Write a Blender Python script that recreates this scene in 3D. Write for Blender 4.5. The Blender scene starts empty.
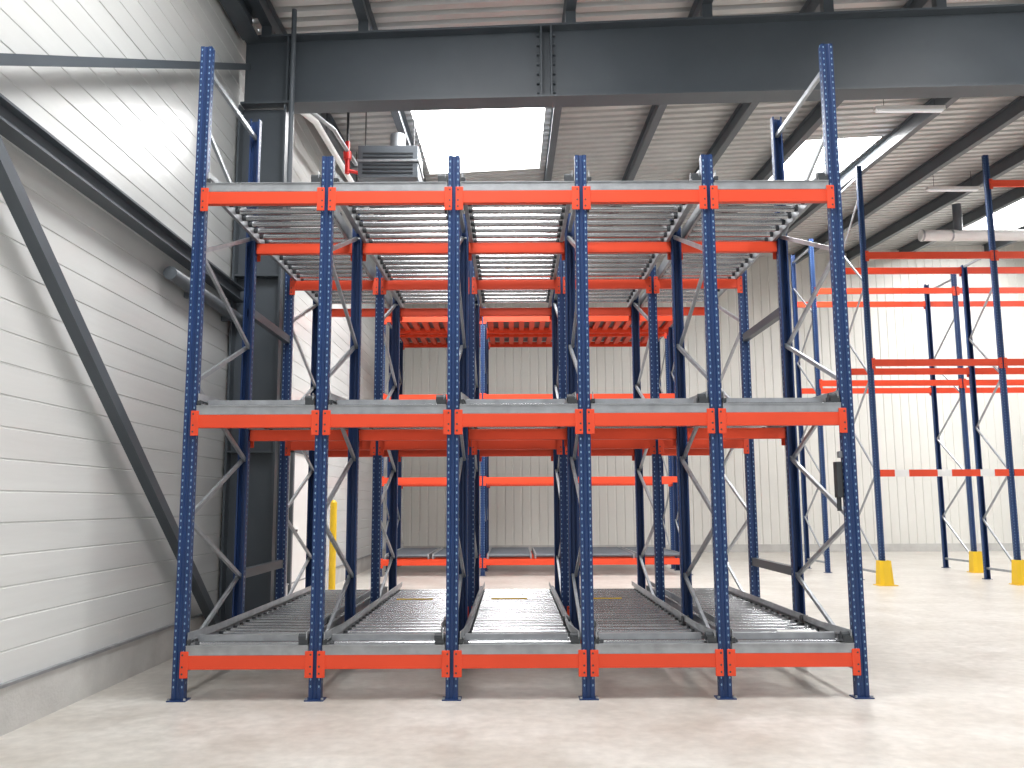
import bpy, math, random
from mathutils import Vector, Matrix, Euler
random.seed(3)
scene = bpy.context.scene
EYE = 1.413

# ------------------------------------------------------------------ materials
def mat(name, col, rough=0.5, metal=0.0, noise=0.0, nscale=5.0, bump=0.0, bscale=40.0, spec=0.5, col2=None, stretch=None):
    m = bpy.data.materials.new(name); m.use_nodes = True
    nt = m.node_tree; b = nt.nodes['Principled BSDF']
    b.inputs['Base Color'].default_value = (*col, 1)
    b.inputs['Roughness'].default_value = rough
    b.inputs['Metallic'].default_value = metal
    b.inputs['Specular IOR Level'].default_value = spec
    tc = nt.nodes.new('ShaderNodeTexCoord')
    mp = nt.nodes.new('ShaderNodeMapping')
    if stretch: mp.inputs['Scale'].default_value = stretch
    nt.links.new(tc.outputs['Object'], mp.inputs['Vector'])
    if noise > 0:
        n = nt.nodes.new('ShaderNodeTexNoise'); n.inputs['Scale'].default_value = nscale
        n.inputs['Detail'].default_value = 6
        nt.links.new(mp.outputs['Vector'], n.inputs['Vector'])
        r = nt.nodes.new('ShaderNodeValToRGB')
        c2 = col2 if col2 else tuple(c * (1 - noise) for c in col)
        r.color_ramp.elements[0].position = 0.32; r.color_ramp.elements[1].position = 0.68
        r.color_ramp.elements[0].color = (*c2, 1); r.color_ramp.elements[1].color = (*col, 1)
        nt.links.new(n.outputs['Fac'], r.inputs['Fac'])
        nt.links.new(r.outputs['Color'], b.inputs['Base Color'])
    if bump > 0:
        n2 = nt.nodes.new('ShaderNodeTexNoise'); n2.inputs['Scale'].default_value = bscale
        nt.links.new(mp.outputs['Vector'], n2.inputs['Vector'])
        bp = nt.nodes.new('ShaderNodeBump'); bp.inputs['Strength'].default_value = bump
        bp.inputs['Distance'].default_value = 0.02
        nt.links.new(n2.outputs['Fac'], bp.inputs['Height'])
        nt.links.new(bp.outputs['Normal'], b.inputs['Normal'])
    return m

def emis(name, col, s):
    m = bpy.data.materials.new(name); m.use_nodes = True
    b = m.node_tree.nodes['Principled BSDF']
    b.inputs['Base Color'].default_value = (*col, 1)
    b.inputs['Emission Color'].default_value = (*col, 1)
    b.inputs['Emission Strength'].default_value = s
    return m

M_BLUE = mat('blue_paint', (0.007, 0.036, 0.135), 0.45, noise=0.15, nscale=3)
M_LIT_HOLE = mat('lit_slot_paint', (0.20, 0.33, 0.48), 0.5)  # pale disc colour, painted to stand for light through the post slots
M_ORANGE = mat('orange_paint', (0.80, 0.066, 0.017), 0.5, noise=0.08, nscale=2)
M_GALV = mat('galvanised_steel', (0.43, 0.45, 0.47), 0.45, 0.6, noise=0.25, nscale=9)
M_ROLL = mat('roller_steel', (0.46, 0.47, 0.48), 0.24, 0.95, noise=0.2, nscale=4)
M_BRACE = mat('brace_steel', (0.44, 0.47, 0.50), 0.45, 0.6, noise=0.2, nscale=10)
M_DARK = mat('dark_steel', (0.035, 0.04, 0.045), 0.5)
M_STRUCT = mat('structural_grey_paint', (0.085, 0.102, 0.118), 0.45, noise=0.12, nscale=2)
M_PIPE = mat('pipe_grey', (0.13, 0.15, 0.17), 0.45, noise=0.1)
M_WALL = mat('sandwich_panel_white', (0.71, 0.725, 0.71), 0.24, noise=0.09, nscale=1.2, stretch=(1, .25, 3), bump=0.10, bscale=4)
M_BACK = mat('cladding_cream', (0.76, 0.755, 0.71), 0.45, noise=0.05, nscale=.6)
M_PLINTH = mat('plinth_concrete', (0.58, 0.575, 0.55), 0.8, noise=0.15, nscale=4, bump=.2)
M_DECK = mat('roof_deck_metal', (0.56, 0.56, 0.55), 0.36, 0.4, noise=0.12, nscale=1.5)
M_YEL = mat('yellow_paint', (0.85, 0.55, 0.02), 0.45, noise=.08)
M_RED = mat('red_paint', (0.7, 0.02, 0.015), 0.4, noise=.08)
M_WHITE = mat('white_paint', (0.85, 0.85, 0.84), 0.4, noise=.04)
M_PAPER = mat('paper', (0.85, 0.85, 0.82), 0.8, noise=.04)
M_LAMP = emis('lamp_tube_cover', (0.8, 0.82, 0.85), 0.2)
M_SKY = emis('skylight_polycarbonate', (1.0, 0.99, 1.0), 12.0)

def floor_mat():
    m = bpy.data.materials.new('polished_concrete'); m.use_nodes = True
    nt = m.node_tree; b = nt.nodes['Principled BSDF']
    tc = nt.nodes.new('ShaderNodeTexCoord')
    n1 = nt.nodes.new('ShaderNodeTexNoise'); n1.inputs['Scale'].default_value = 1.1; n1.inputs['Detail'].default_value = 10; n1.inputs['Roughness'].default_value = .7
    n2 = nt.nodes.new('ShaderNodeTexNoise'); n2.inputs['Scale'].default_value = 11; n2.inputs['Detail'].default_value = 8
    nt.links.new(tc.outputs['Object'], n1.inputs['Vector']); nt.links.new(tc.outputs['Object'], n2.inputs['Vector'])
    r1 = nt.nodes.new('ShaderNodeValToRGB')
    r1.color_ramp.elements[0].position = .36; r1.color_ramp.elements[0].color = (.50, .465, .41, 1)
    r1.color_ramp.elements[1].position = .62; r1.color_ramp.elements[1].color = (.665, .64, .59, 1)
    r2 = nt.nodes.new('ShaderNodeValToRGB')
    r2.color_ramp.elements[0].position = .3; r2.color_ramp.elements[0].color = (.78, .78, .78, 1)
    r2.color_ramp.elements[1].position = .7; r2.color_ramp.elements[1].color = (1, 1, 1, 1)
    mx = nt.nodes.new('ShaderNodeMixRGB'); mx.blend_type = 'MULTIPLY'; mx.inputs['Fac'].default_value = .8
    nt.links.new(n1.outputs['Fac'], r1.inputs['Fac']); nt.links.new(n2.outputs['Fac'], r2.inputs['Fac'])
    nt.links.new(r1.outputs['Color'], mx.inputs['Color1']); nt.links.new(r2.outputs['Color'], mx.inputs['Color2'])
    nt.links.new(mx.outputs['Color'], b.inputs['Base Color'])
    mr = nt.nodes.new('ShaderNodeMapRange'); mr.inputs['To Min'].default_value = .20; mr.inputs['To Max'].default_value = .5
    nt.links.new(n1.outputs['Fac'], mr.inputs['Value']); nt.links.new(mr.outputs['Result'], b.inputs['Roughness'])
    return m
M_FLOOR = floor_mat()

# ------------------------------------------------------------------ mesh builder
class MB:
    def __init__(s): s.v = []; s.f = []; s.m = []; s.mats = []; s.sm = []
    def mi(s, m):
        if m not in s.mats: s.mats.append(m)
        return s.mats.index(m)
    def add(s, vs, fs, m, smooth=False):
        o = len(s.v); s.v += [tuple(v) for v in vs]; k = s.mi(m)
        for f in fs: s.f.append([i + o for i in f]); s.m.append(k); s.sm.append(smooth)
    def box(s, x0, x1, y0, y1, z0, z1, m):
        vs = [(x, y, z) for x in (x0, x1) for y in (y0, y1) for z in (z0, z1)]
        s.add(vs, [(0,1,3,2),(4,6,7,5),(0,4,5,1),(2,3,7,6),(0,2,6,4),(1,5,7,3)], m)
    def beam(s, p, q, w, h, m, up=(0,0,1)):
        p = Vector(p); q = Vector(q); d = (q - p).normalized(); u = Vector(up)
        a = d.cross(u)
        if a.length < 1e-4: a = d.cross(Vector((1,0,0)))
        a.normalize(); b = a.cross(d).normalized()
        a *= w / 2; b *= h / 2
        vs = [p-a-b, p+a-b, p+a+b, p-a+b, q-a-b, q+a-b, q+a+b, q-a+b]
        s.add(vs, [(3,2,1,0),(4,5,6,7),(0,1,5,4),(1,2,6,5),(2,3,7,6),(3,0,4,7)], m)
    def cyl(s, p, q, r, m, n=12, caps=True, r2=None):
        p = Vector(p); q = Vector(q); d = (q - p).normalized(); r2 = r if r2 is None else r2
        a = d.cross(Vector((0,0,1)))
        if a.length < 1e-4: a = Vector((1,0,0))
        a.normalize(); b = d.cross(a)
        vs = []
        for i in range(n):
            t = 2*math.pi*i/n; vs.append(p + (a*math.cos(t) + b*math.sin(t))*r)
        for i in range(n):
            t = 2*math.pi*i/n; vs.append(q + (a*math.cos(t) + b*math.sin(t))*r2)
        s.add(vs, [(i, (i+1)%n, n+(i+1)%n, n+i) for i in range(n)], m, True)
        if caps: s.add(vs, [tuple(range(n))[::-1], tuple(range(n, 2*n))], m)
    def hexq(s, c, axis, r, m, rz=None):
        rz = rz or r
        vs = []
        for i in range(6):
            t = 2*math.pi*i/6
            if axis == 'y': vs.append((c[0]+r*math.cos(t), c[1], c[2]+rz*math.sin(t)))
            else: vs.append((c[0], c[1]+r*math.cos(t), c[2]+rz*math.sin(t)))
        s.add(vs, [tuple(range(6))], m)
    def extr(s, prof, z0, z1, m, closed=False):
        n = len(prof); vs = [(x, y, z0) for x, y in prof] + [(x, y, z1) for x, y in prof]
        k = n if closed else n - 1
        s.add(vs, [(i, (i+1)%n, n+(i+1)%n, n+i) for i in range(k)], m)
    def ibeam(s, p, q, w, h, t, m):
        p = Vector(p); q = Vector(q)
        up = Vector((0,0,1)) if abs((q-p).normalized().z) < .9 else Vector((1,0,0))
        o = up * (h/2 - t/2)
        s.beam(p+o, q+o, w, t, m, up); s.beam(p-o, q-o, w, t, m, up)
        s.beam(p, q, t*.7, h-2*t, m, up)
    def obj(s, name, parent=None, loc=(0,0,0), bevel=0):
        me = bpy.data.meshes.new(name); me.from_pydata(s.v, [], s.f)
        for m in s.mats: me.materials.append(m)
        me.polygons.foreach_set('material_index', s.m); me.polygons.foreach_set('use_smooth', s.sm)
        me.update()
        return mkobj(name, me, parent, loc, bevel)
def mkobj(name, me, parent=None, loc=(0,0,0), bevel=0):
    o = bpy.data.objects.new(name, me); scene.collection.objects.link(o); o.location = loc
    if parent: o.parent = parent
    if bevel:
        b = o.modifiers.new('bevel', 'BEVEL'); b.width = bevel; b.segments = 2; b.limit_method = 'ANGLE'
    return o
def empty(name, loc):
    e = bpy.data.objects.new(name, None); scene.collection.objects.link(e); e.location = loc
    e.empty_display_size = .3
    return e

# ------------------------------------------------------------------ room shell
RX, RY = 0.05, 0.06
def roofz(x, y): return EYE + 5.95 + RX*(x+2.6) + RY*max(0, y-10)
XL, XR, YN, YF = -3.2, 20.0, -4.0, 26.0

b = MB(); b.box(XL-.3, XR+.3, YN, YF+.3, -.2, 0, M_FLOOR); b.obj('floor')

def left_piece(b, y0, y1):
    prof = [(0.0, .30)]; z = .30
    step = .2
    while z < 8.6:
        big = abs(((z-.3)/1.0) - round((z-.3)/1.0)) < .01 and z > .4
        d = .007 if big else .005; w = .010
        prof += [(0, z+.0), (-d, z+w*.5), (-d, z+w), (0, z+w*1.6)]
        prof += [(0, z+step-.002)]
        z += step
    vs = []
    for (dx, zz) in prof:
        vs.append((XL+dx, y0, min(zz, roofz(XL, y0)+.02))); vs.append((XL+dx, y1, min(zz, roofz(XL, y1)+.02)))
    b.add(vs, [(2*i, 2*i+1, 2*i+3, 2*i+2) for i in range(len(prof)-1)], M_WALL)
b = MB(); left_piece(b, YN, 10.0); left_piece(b, 10.0, YF)
b.box(XL-.25, XL-.05, YN, YF, 0, 7.3, M_WALL)
b.obj('wall_left')
b = MB(); b.box(XL-.04, XL+.02, YN, YF, 0, .30, M_PLINTH); b.box(XL-.04, XL+.035, YN, YF, .295, .315, M_GALV)
b.obj('baseboard_left')

prof = []; x = XL
while x < XR:
    prof += [(x, 0), (x+.20, 0), (x+.21, .02), (x+.24, .02), (x+.25, 0)]
    x += .25
vs = []
for (xx, dy) in prof:
    vs.append((xx, YF+dy, 0)); vs.append((xx, YF+dy, roofz(xx, YF)+.02))
b = MB(); b.add(vs, [(2*i, 2*i+1, 2*i+3, 2*i+2) for i in range(len(prof)-1)], M_BACK)
b.box(XL, XR, YF+.05, YF+.25, 0, 8.3, M_BACK)
b.obj('wall_back')
b = MB(); b.box(XL, XR, YF-.03, YF+.02, 0, .22, M_PLINTH); b.obj('baseboard_back')
b = MB(); b.box(XR, XR+.2, YN, YF, 0, 8.4, M_WALL); b.obj('wall_right')

SKY = [(-1.58, .55, 11.3, 16.4), (5.3, 6.9, 15.6, 18.4), (12.5, 14.2, 12.2, 16.4), (-1.45, .5, 2.5, 6.7), (5.3, 6.9, 2.5, 6.7), (12.5, 14.2, 2.5, 6.7), (12.5, 14.2, 20, 24)]  # only the first pair are real skylights; the rest are added to light the hall
xs = sorted(set([XL, XR] + [s[0] for s in SKY] + [s[1] for s in SKY]))
ys = []; y = YN; P = .25
while y < YF:
    ys += [(y, 0), (y+.13, 0), (y+.16, .075), (y+.22, .075)]; y += P
ys.append((YF, 0))
b = MB()
for i in range(len(xs)-1):
    x0, x1 = xs[i], xs[i+1]
    for j in range(len(ys)-1):
        (ya, da), (yb, db) = ys[j], ys[j+1]
        ym = (ya+yb)/2; xm = (x0+x1)/2
        if any(s[0] < xm < s[1] and s[2] < ym < s[3] for s in SKY): continue
        b.add([(x0, ya, roofz(x0, ya)+da), (x1, ya, roofz(x1, ya)+da), (x1, yb, roofz(x1, yb)+db), (x0, yb, roofz(x0, yb)+db)], [(0,1,2,3)], M_DECK)
b.obj('ceiling')
for k, (x0, x1, y0, y1) in enumerate(SKY):
    b = MB()
    zz = roofz((x0+x1)/2, (y0+y1)/2)+.28
    b.add([(x0, y0, roofz(x0,y0)+.3), (x1, y0, roofz(x1,y0)+.3), (x1, y1, roofz(x1,y1)+.3), (x0, y1, roofz(x0,y1)+.3)], [(0,1,2,3)], M_SKY)
    for (a, c) in (((x0,y0),(x1,y0)), ((x1,y0),(x1,y1)), ((x1,y1),(x0,y1)), ((x0,y1),(x0,y0))):
        b.add([(a[0],a[1],roofz(*a)-.02), (c[0],c[1],roofz(*c)-.02), (c[0],c[1],roofz(*c)+.31), (a[0],a[1],roofz(*a)+.31)], [(0,1,2,3)], M_WHITE)
    b.obj('real_or_added_skylight_%d' % (k+1))
    L = bpy.data.lights.new('real_or_added_daylight', 'AREA'); L.shape = 'RECTANGLE'; L.size = (x1-x0)*.95; L.size_y = (y1-y0)*.95  # area lamp under each panel, including the skylights added for light
    L.energy = 400 if y0 > 8 else 190; L.color = (1, .992, .985)
    lo = bpy.data.objects.new('real_or_added_daylight', L); scene.collection.objects.link(lo)
    lo.location = ((x0+x1)/2, (y0+y1)/2, zz-.08)

# ------------------------------------------------------------------ steel structure
PUR = [-2.9, -1.75, .72, 2.35, 3.8, 5.15, 7.05, 8.6, 10.2, 11.8, 14.4, 16, 17.6, 19.2]
for px in PUR:
    b = MB()
    for (ya, yb) in ((YN, 10), (10, YF)):
        b.ibeam((px, ya, roofz(px, ya)-.15), (px, yb, roofz(px, yb)-.15), .12, .28, .018, M_STRUCT)
    b.obj('roof_purlin')
b = MB()
def gt(x): return EYE + 5.50 + .039*(x+2.6)
def gb(x): return EYE + 4.645 + .021*(x+2.6)
x0, x1 = -3.15, XR
yc = 9.86
def slab(f, t, w):
    vs = [(x, y, f(x)+dz) for x in (x0, x1) for y in (yc-w/2, yc+w/2) for dz in (0, t)]
    b.add(vs, [(0,1,3,2),(4,6,7,5),(0,4,5,1),(2,3,7,6),(0,2,6,4),(1,5,7,3)], M_STRUCT)
slab(gb, .025, .3); slab(lambda x: gt(x)-.025, .025, .3)
vs = [(x, y, z) for x in (x0, x1) for y in (yc-.008, yc+.008) for z in (gb(x)+.02, gt(x)-.02)]
b.add(vs, [(0,1,3,2),(4,6,7,5),(0,4,5,1),(2,3,7,6),(0,2,6,4),(1,5,7,3)], M_STRUCT)
for sx in (-2.62, .36, .48, 6.6, 12.6):
    b.box(sx-.01, sx+.01, yc-.14, yc+.14, gb(sx)+.02, gt(sx)-.02, M_STRUCT)
for sx in (.36, .48):
    for k in range(7):
        b.cyl((sx+(.05 if sx > .4 else -.05), yc-.03, gb(sx)+.1+k*.12), (sx+(.02 if sx>.4 else -.02), yc-.03, gb(sx)+.1+k*.12), .016, M_STRUCT, 6)
for pxx in PUR:
    b.box(pxx-.06, pxx+.06, yc-.06, yc+.06, gt(pxx)-.01, roofz(pxx, yc)-.28, M_STRUCT)
b.obj('roof_girder')
b = MB()
ct = gb(-3.15)-.012
b.box(-3.17, -3.145, yc-.15, yc+.15, 0, ct, M_STRUCT)
b.box(-2.64, -2.615, yc-.15, yc+.15, 0, ct, M_STRUCT)
b.box(-3.15, -2.63, yc-.012, yc+.012, 0, ct, M_STRUCT)
b.box(-3.19, -2.58, yc-.2, yc+.2, 0, .03, M_STRUCT)
for z in (2.0, 4.0): b.box(-3.15, -2.63, yc-.14, yc+.14, z-.01, z+.01, M_STRUCT)
b.cyl((-2.545, yc-.17, .02), (-2.545, yc-.17, 7.2), .03, M_PIPE, 14)
b.obj('steel_column')
b = MB()
b.ibeam((-3.05, YN, roofz(-3.05, 0)-.36), (-3.05, yc-.15, roofz(-3.05, 0)-.36), .2, .3, .02, M_STRUCT)
b.obj('eaves_beam')
b = MB(); b.beam((-3.08, yc-.3, .03), (-3.08, 2.2, 5.66), .09, .10, M_STRUCT); b.obj('wall_brace')
b = MB(); b.beam((-3.08, yc-.15, 6.50), (-3.08, 4.4, 3.78), .07, .07, M_STRUCT); b.obj('wall_brace')
b = MB(); b.ibeam((-3.07, YN, 3.75), (-3.07, yc-.15, 3.75), .13, .15, .018, M_STRUCT); b.obj('wall_girt')
b = MB(); b.cyl((-3.09, 7.75, 3.5), (-3.09, 11.3, 3.5), .062, M_PIPE, 20)
for y in (8.4, 9.5, 11): b.box(-3.19, -3.08, y-.03, y+.03, 3.42, 3.47, M_PIPE)
b.obj('wall_pipe')

# ------------------------------------------------------------------ rack parts
PROF = [(-.03,.07),(-.045,.07),(-.045,0),(-.018,0),(-.012,.008),(.012,.008),(.018,0),(.045,0),(.045,.07),(.03,.07)]
def post(b, x, y, H, face, mat=M_BLUE, holes=True):
    pr = [(x+px_, y+face*py_) for px_, py_ in PROF]
    b.extr(pr, .006, H, mat)
    b.box(x-.07, x+.07, y-face*.03 if face > 0 else y-.09, y+.09 if face > 0 else y+.03, 0, .008, mat)
    for dx in (-.058, .058): b.cyl((x+dx, y-face*.015, .008), (x+dx, y-face*.015, .022), .01, M_GALV, 6)
    if holes:
        z = .1
        while z < H-.03:
            for dx in (-.031, .031):
                b.hexq((x+dx, y-face*.0015, z), 'y', .006, M_LIT_HOLE, .010)
            for dx in (-.0465, .0465):
                b.hexq((x+dx, y+face*.035, z+.025), 'x', .009, M_LIT_HOLE, .012)
            z += .05
def braces(b, x, y0, y1, H, step=.52, m=M_BRACE, start=.26):
    z = start; side = 0; ya, yb = y0+.04, y1-.04
    b.beam((x, ya, .2), (x, yb, .2), .03, .04, m)
    b.beam((x, ya, H-.18), (x, yb, H-.18), .03, .04, m)
    pts = []
    while z < H-.15:
        pts.append((x, ya if side == 0 else yb, z)); z += step; side = 1-side
    for i in range(len(pts)-1):
        o = .012 if i % 2 else -.012
        b.beam((x+o, pts[i][1], pts[i][2]), (x+o, pts[i+1][1], pts[i+1][2]), .024, .034, m)
    for p in pts: b.cyl((x-.048, p[1], p[2]), (x+.048, p[1], p[2]), .009, M_GALV, 6)
def frame_mesh(H, d, step=.52):
    b = MB(); post(b, 0, 0, H, 1); post(b, 0, d, H, -1); braces(b, 0, 0, d, H, step)
    me = bpy.data.meshes.new('upright_frame'); me.from_pydata(b.v, [], b.f)
    for m in b.mats: me.materials.append(m)
    me.polygons.foreach_set('material_index', b.m); me.polygons.foreach_set('use_smooth', b.sm); me.update()
    return me
def xbeam(b, x0, x1, y, z, face, h=.10, mat=M_ORANGE, conn=True):
    ya, yb = sorted((y-face*.012, y+face*.042))
    b.box(x0+.048, x1-.048, ya, yb, z-h/2, z+h/2, mat)
    yf = y-face*.012
    if conn:
        for xx, sgn in ((x0, 1), (x1, -1)):
            xa, xb = sorted((xx+sgn*.014, xx+sgn*.074)); y1_, y2_ = sorted((yf, yf-face*.008))
            b.box(xa, xb, y1_, y2_, z-.11, z+.08, mat)
            for k in (-.08, -.03, .055):
                b.hexq((xx+sgn*.032, yf-face*.0095, z+k), 'y', .008, M_DARK)

# ------------------------------------------------------------------ main pallet flow rack
OX, OY = -2.45, 6.66
rack = empty('pallet_flow_rack', (OX, OY, 0))
D1 = 1.42; B0 = 2.79; B1 = 4.21
tall = frame_mesh(5.08, D1); short = frame_mesh(4.15, D1)
for i in range(6):
    mkobj('upright_frame_a%d' % i, tall if i in (0, 5) else short, rack, (i, 0, 0))
    mkobj('upright_frame_b%d' % i, short, rack, (i, B0, 0))
LV = [.273, 2.045, 3.806]
for li, z in enumerate(LV):
    b = MB()
    for i in range(5):
        xbeam(b, i, i+1, 0, z, 1); xbeam(b, i, i+1, D1, z, -1)
        xbeam(b, i, i+1, B0, z, 1); xbeam(b, i, i+1, B1, z, -1)
    b.obj('beams_level_%d' % li, rack, bevel=.004)
    b = MB(); zb = z+.051
    for i in range(5):
        for xr, s in ((.058, 1), (.938, -1)):
            def bx(xa, xb, y0, y1, z0, z1):
                xa, xb = sorted((i+xr+s*xa, i+xr+s*xb)); b.box(xa, xb, y0, y1, z0, z1, M_GALV)
            bx(0, .004, 0, B1, zb, zb+.11); bx(0, .03, 0, B1, zb, zb+.004); bx(0, .03, 0, B1, zb+.106, zb+.11)
            bx(.024, .027, 0, B1, zb, zb+.085)
            b.beam((i+xr+s*.005, -.01, zb+.135), (i+xr+s*.05, .42, zb+.135), .006, .055, M_GALV)
            b.beam((i+xr+s*.05, .42, zb+.135), (i+xr+s*.05, B1, zb+.135), .006, .05, M_GALV)
            for yy in (.42, 1.3, 2.2, 3.1, 4.1):
                bx(.0, .05, yy-.02, yy+.02, zb+.11, zb+.116)
        y = .1
        while y < B1-.03:
            # steel tube roller with darker end bearings and narrow groove rings
            dz = random.uniform(-.0015, .0015)
            b.cyl((i+.12, y, zb+.060+dz), (i+.88, y, zb+.060+dz), .0265, M_ROLL, 14, caps=False)
            b.cyl((i+.085, y, zb+.060), (i+.12, y, zb+.060), .0235, M_DARK, 10)
            b.cyl((i+.88, y, zb+.060), (i+.915, y, zb+.060), .0235, M_DARK, 10)
            b.cyl((i+.07, y, zb+.060), (i+.085, y, zb+.060), .009, M_GALV, 6, caps=False)
            b.cyl((i+.915, y, zb+.060), (i+.93, y, zb+.060), .009, M_GALV, 6, caps=False)
            y += .18
        b.box(i+.052, i+.948, -.012, -.006, zb, zb+.07, M_GALV)
        b.box(i+.052, i+.948, -.02, .02, zb+.064, zb+.07, M_GALV)
        b.box(i+.09, i+.86, .13, .17, zb+.08, zb+.125, M_GALV)
    b.obj('roller_lanes_level_%d' % li, rack)
    b = MB()
    for i in range(5):
        b.box(i+.875, i+.945, -.01, .10, zb+.075, zb+.12, M_DARK)
        b.cyl((i+.87, .03, zb+.12), (i+.945, .03, zb+.12), .028, M_DARK, 12)
        b.box(i+.052, i+.082, -.005, .06, zb+.08, zb+.11, M_DARK)
        b.cyl((i+.87, .95, zb+.12), (i+.93, .95, zb+.12), .032, M_DARK, 12)
    b.obj('lane_stops_level_%d' % li, rack)
    b = MB()
    for i in range(1, 4):
        b.box(i+.22, i+.60, B0+.09, B0+.105, zb+.090, zb+.100, M_YEL)
    b.obj('lane_markers_level_%d' % li, rack)
b = MB()
for xx in (0, 5):
    for z in (.8, 3.2):
        b.box(xx-.03, xx+.03, D1-.0, B0+.0, z-.04, z+.04, M_STRUCT)
b.obj('row_spacers', rack)
b = MB()
b.box(4.90, 4.945, .02, .09, 1.45, 1.72, M_DARK); b.cyl((4.92, .055, 1.35), (4.92, .055, 1.45), .018, M_DARK, 10); b.box(4.93, 4.96, .03, .08, 1.75, 1.8, M_GALV)
b.obj('control_box', rack, bevel=.005)
b = MB()
b.add([(4.50, .28, .418), (4.80, .24, .418), (4.83, .46, .420), (4.53, .50, .420)], [(0,1,2,3)], M_PAPER)
b.obj('paper_sheet', rack)

# ------------------------------------------------------------------ rear pallet rack
R2 = empty('pallet_rack', (-2.65, 17.8, 0))
f2 = frame_mesh(5.45, 1.3, .8)
for i in range(4):
    mkobj('upright_frame_a%d' % i, f2, R2, (i*2.05, 0, 0)); mkobj('upright_frame_b%d' % i, f2, R2, (i*2.05, 1.7, 0))
b = MB()
for z in (.27, 1.89, 3.57, 5.2):
    for i in range(3):
        for (yy, fc) in ((0, 1), (1.3, -1), (1.7, 1), (3.0, -1)):
            xbeam(b, i*2.05, (i+1)*2.05, yy, z, fc, .12)
for i in range(3):
    for k in range(9):
        xk = i*2.05+.15+k*.22
        b.box(xk-.055, xk+.055, .05, 2.95, 5.20, 5.27, M_ORANGE)
b.obj('beams', R2)
b = MB()
for i in range(3):
    b.box(i*2.05+.06, i*2.05+1.99, .03, 2.97, 5.272, 5.30, M_PIPE)
    for s in (0, 1):
        xa = i*2.05+.09+s*.95
        for z in (.33,):
            for xr in (xa, xa+.86): b.box(xr, xr+.03, .05, 2.95, z, z+.1, M_GALV)
            y = .1
            while y < 2.9:
                b.cyl((xa+.03, y, z+.06), (xa+.86, y, z+.06), .03, M_PIPE, 8, caps=False); y += .11
b.obj('roller_lanes', R2)

# ------------------------------------------------------------------ right hand pallet rack
R3 = empty('pallet_rack', (6.4, 15.5, 0))
RXS = (0, 3.0, 6.0)
for k, x in enumerate((0, 2.35, 4.7)):
    H = 7.55 if k == 0 else 7.75
    b = MB(); post(b, x, 0, H, 1); post(b, x, 1.1, H if k == 0 else 5.95, -1); braces(b, x, 0, 1.1, H if k == 0 else 6.1, .85)
    H2 = 7.0 if k == 0 else 6.3
    xr = RXS[k]
    post(b, xr, 2.7, H2, 1); post(b, xr, 4.0, H2, -1); braces(b, xr, 2.7, 4.0, H2, .85)
    b.obj('upright_frame_%d' % k, R3)
b = MB()
for k in range(2):
    x0, x1 = k*2.35, (k+1)*2.35
    for (yy, fc) in ((0, 1), (1.1, -1), (2.7, 1), (4.0, -1)):
        if yy > 2: x0, x1 = RXS[k], RXS[k+1]
        for z in (3.88, 5.85): xbeam(b, x0, x1, yy, z, fc, .12)
    if k == 1: xbeam(b, 2.35, 4.7, 0, 7.2, 1, .12)
b.obj('beams', R3)
b = MB()
for k in range(2):
    x0 = k*2.35+.05; n = 9; w = 2.25/n
    for j in range(n):
        b.box(x0+j*w, x0+(j+1)*w, -.012, .042, 1.86, 1.98, M_ORANGE if j % 3 != 1 else M_WHITE)
b.obj('warning_beam', R3)

def guard(name, x, y, parent):
    b = MB()
    w = .12; pts = [(-w, -.13), (-.06, -.17), (.06, -.17), (w, -.13), (w, .06), (w-.015, .06), (w-.015, -.12), (.05, -.155), (-.05, -.155), (-w+.015, -.12), (-w+.015, .06), (-w, .06)]
    n = len(pts); vs = [(a, c, 0) for a, c in pts] + [(a*.8, c*.85, .42) for a, c in pts]
    b.add(vs, [(i, (i+1) % n, n+(i+1) % n, n+i) for i in range(n)] + [tuple(range(n, 2*n))], M_YEL)
    b.box(-.16, .16, -.2, .08, 0, .012, M_YEL)
    b.obj(name, parent, (x-6.4, y-15.5, 0))
guard('upright_protector', 6.4, 15.5, R3); guard('upright_protector', 8.75, 15.5, R3); guard('upright_protector', 9.4, 18.2, R3)
b = MB(); b.cyl((0,0,.0), (0,0,1.45), .055, M_YEL, 20); b.cyl((0,0,1.45), (0,0,1.49), .055, M_YEL, 20, r2=.02); b.cyl((0,0,0), (0,0,.015), .11, M_YEL, 20)
b.obj('bollard', None, (-2.9, 14.4, 0))

b = MB(); e = .004
b.box(XL+e, XL+.05, 12.7, 12.78, 0, 2.25, M_STRUCT); b.box(XL+e, XL+.05, 13.9, 13.98, 0, 2.25, M_STRUCT); b.box(XL+e, XL+.05, 12.7, 13.98, 2.17, 2.25, M_STRUCT)
b.box(XL+e, XL+.03, 12.78, 13.9, 0, 2.17, M_WHITE); b.box(XL+.03, XL+.07, 12.86, 12.98, 1.03, 1.06, M_DARK)
b.obj('door_1')
b = MB(); b.box(-.45, .45, -.35, .35, -.26, .24, M_PIPE); b.box(-.47, .47, -.37, .37, -.02, 0.02, M_GALV)
for xx in (-.4, .35): b.cyl((xx, 0, .24), (xx, 0, .98), .01, M_DARK, 6)
for k in range(6): b.box(-.38, .38, -.36, -.35, -.2+k*.06, -.17+k*.06, M_DARK)
b.cyl((.1, 0, .24), (.1, 0, .55), .12, M_GALV, 18); b.cyl((-.45, .1, .05), (-.62, .1, .05), .05, M_GALV, 12)
b.obj('air_heater', None, (-1.85, 13, EYE+5.12), bevel=.01)
b = MB(); b.cyl((-2.45, 12.6, EYE+4.9), (-2.45, 12.6, EYE+5.4), .035, M_RED, 12); b.cyl((-2.45, 12.6, EYE+5.4), (-2.45, 12.6, EYE+6.1), .02, M_DARK, 12)
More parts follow.
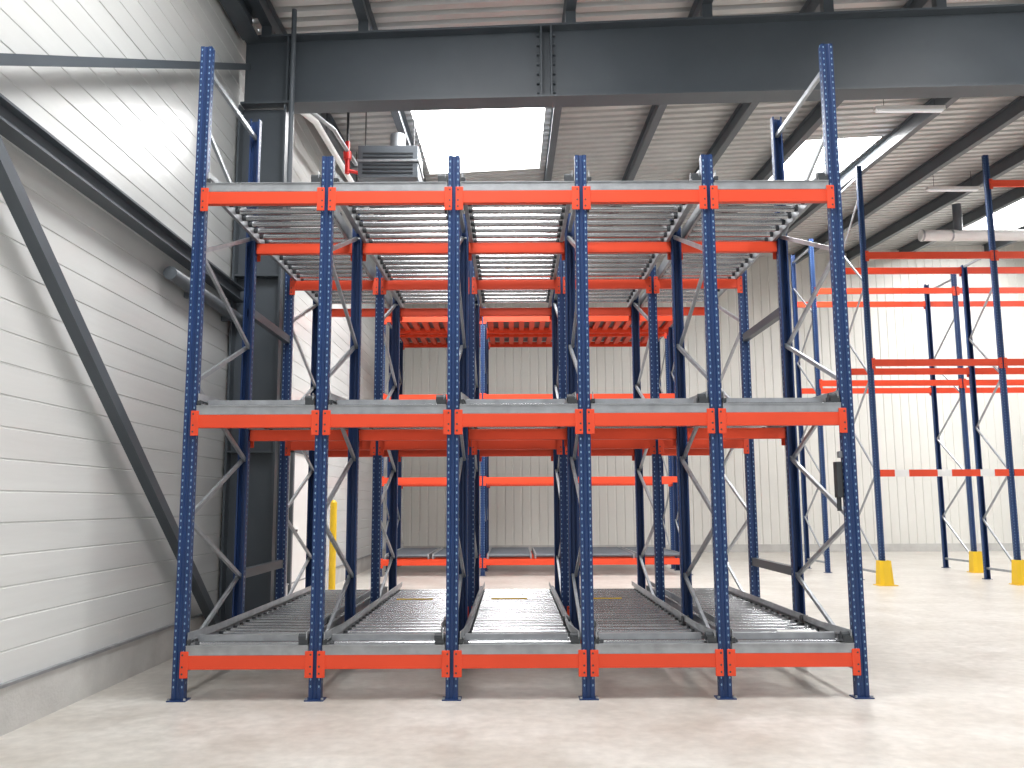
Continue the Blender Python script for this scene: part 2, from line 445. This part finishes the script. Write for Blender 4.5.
b.cyl((-2.45, 12.6, EYE+5.12), (-2.45, 12.6, EYE+5.24), .06, M_RED, 12)
b.cyl((-2.45, 12.6, EYE+4.95), (-2.2, 12.75, EYE+4.95), .03, M_RED, 12); b.obj('sprinkler_pipe')
b = MB()   # branching service pipes near the column
P3 = [(-2.7, 11.2, EYE+5.6), (-2.7, 11.2, EYE+5.25), (-2.45, 11.6, EYE+5.15), (-2.45, 13.5, EYE+5.35), (-2.2, 15.5, EYE+5.5), (-2.2, 20, EYE+5.75)]
for p, q in zip(P3, P3[1:]): b.cyl(p, q, .03, M_GALV, 12)
P4 = [(-2.95, 10.6, EYE+5.2), (-2.75, 11.8, EYE+5.35), (-2.75, 22, EYE+5.95)]
for p, q in zip(P4, P4[1:]): b.cyl(p, q, .045, M_WHITE, 12)
for y in (12.5, 15, 18): b.cyl((-2.75, y, EYE+5.35+(y-11.8)*.0588), (-2.75, y, roofz(-2.75, y)), .008, M_DARK, 6)
b.obj('service_pipes')
b = MB(); b.cyl((9.6, 20, EYE+6.2), (12.2, 20, EYE+6.2), .13, M_WHITE, 24)
b.cyl((10.5, 20, EYE+6.2), (10.5, 20, EYE+6.95), .10, M_PIPE, 18); b.cyl((11.6, 20, EYE+6.2), (11.6, 20, EYE+7.0), .01, M_PIPE, 8)
for x in (9.62, 10.3, 11.2): b.cyl((x, 20, EYE+6.2), (x+.04, 20, EYE+6.2), .142, M_GALV, 24)
b.obj('ventilation_duct')
for (x, y) in ((-2.2, 11.6), (1.5, 12.0), (6.3, 13.2), (3.1, 18), (9.4, 18)):
    b = MB(); b.box(-.55, .55, -.05, .05, 0, .06, M_WHITE); b.box(-.52, .52, -.04, .04, -.025, 0, M_LAMP)
    for xx in (-.4, .4): b.cyl((xx, 0, .06), (xx, 0, .42), .006, M_DARK, 6)
    b.obj('batten_light', None, (x, y, roofz(x, y)-.45))

# ------------------------------------------------------------------ light + camera
w = bpy.data.worlds.new('world'); scene.world = w; w.use_nodes = True
bg = w.node_tree.nodes['Background']; bg.inputs['Color'].default_value = (.95, .97, 1, 1); bg.inputs['Strength'].default_value = .9

try:
    scene.view_settings.view_transform = 'Standard'
except Exception as ex: print(ex)

cam = bpy.data.cameras.new('camera'); co = bpy.data.objects.new('camera', cam); scene.collection.objects.link(co)
cam.sensor_width = 36; cam.lens = 880/1024*36; cam.clip_end = 200
th = math.atan(120/880)
R = Euler((math.pi/2+th, 0, 0)).to_matrix().to_4x4() @ Matrix.Rotation(math.radians(-.26), 4, 'Z')
co.matrix_world = Matrix.Translation((0, 0, EYE)) @ R
scene.camera = co
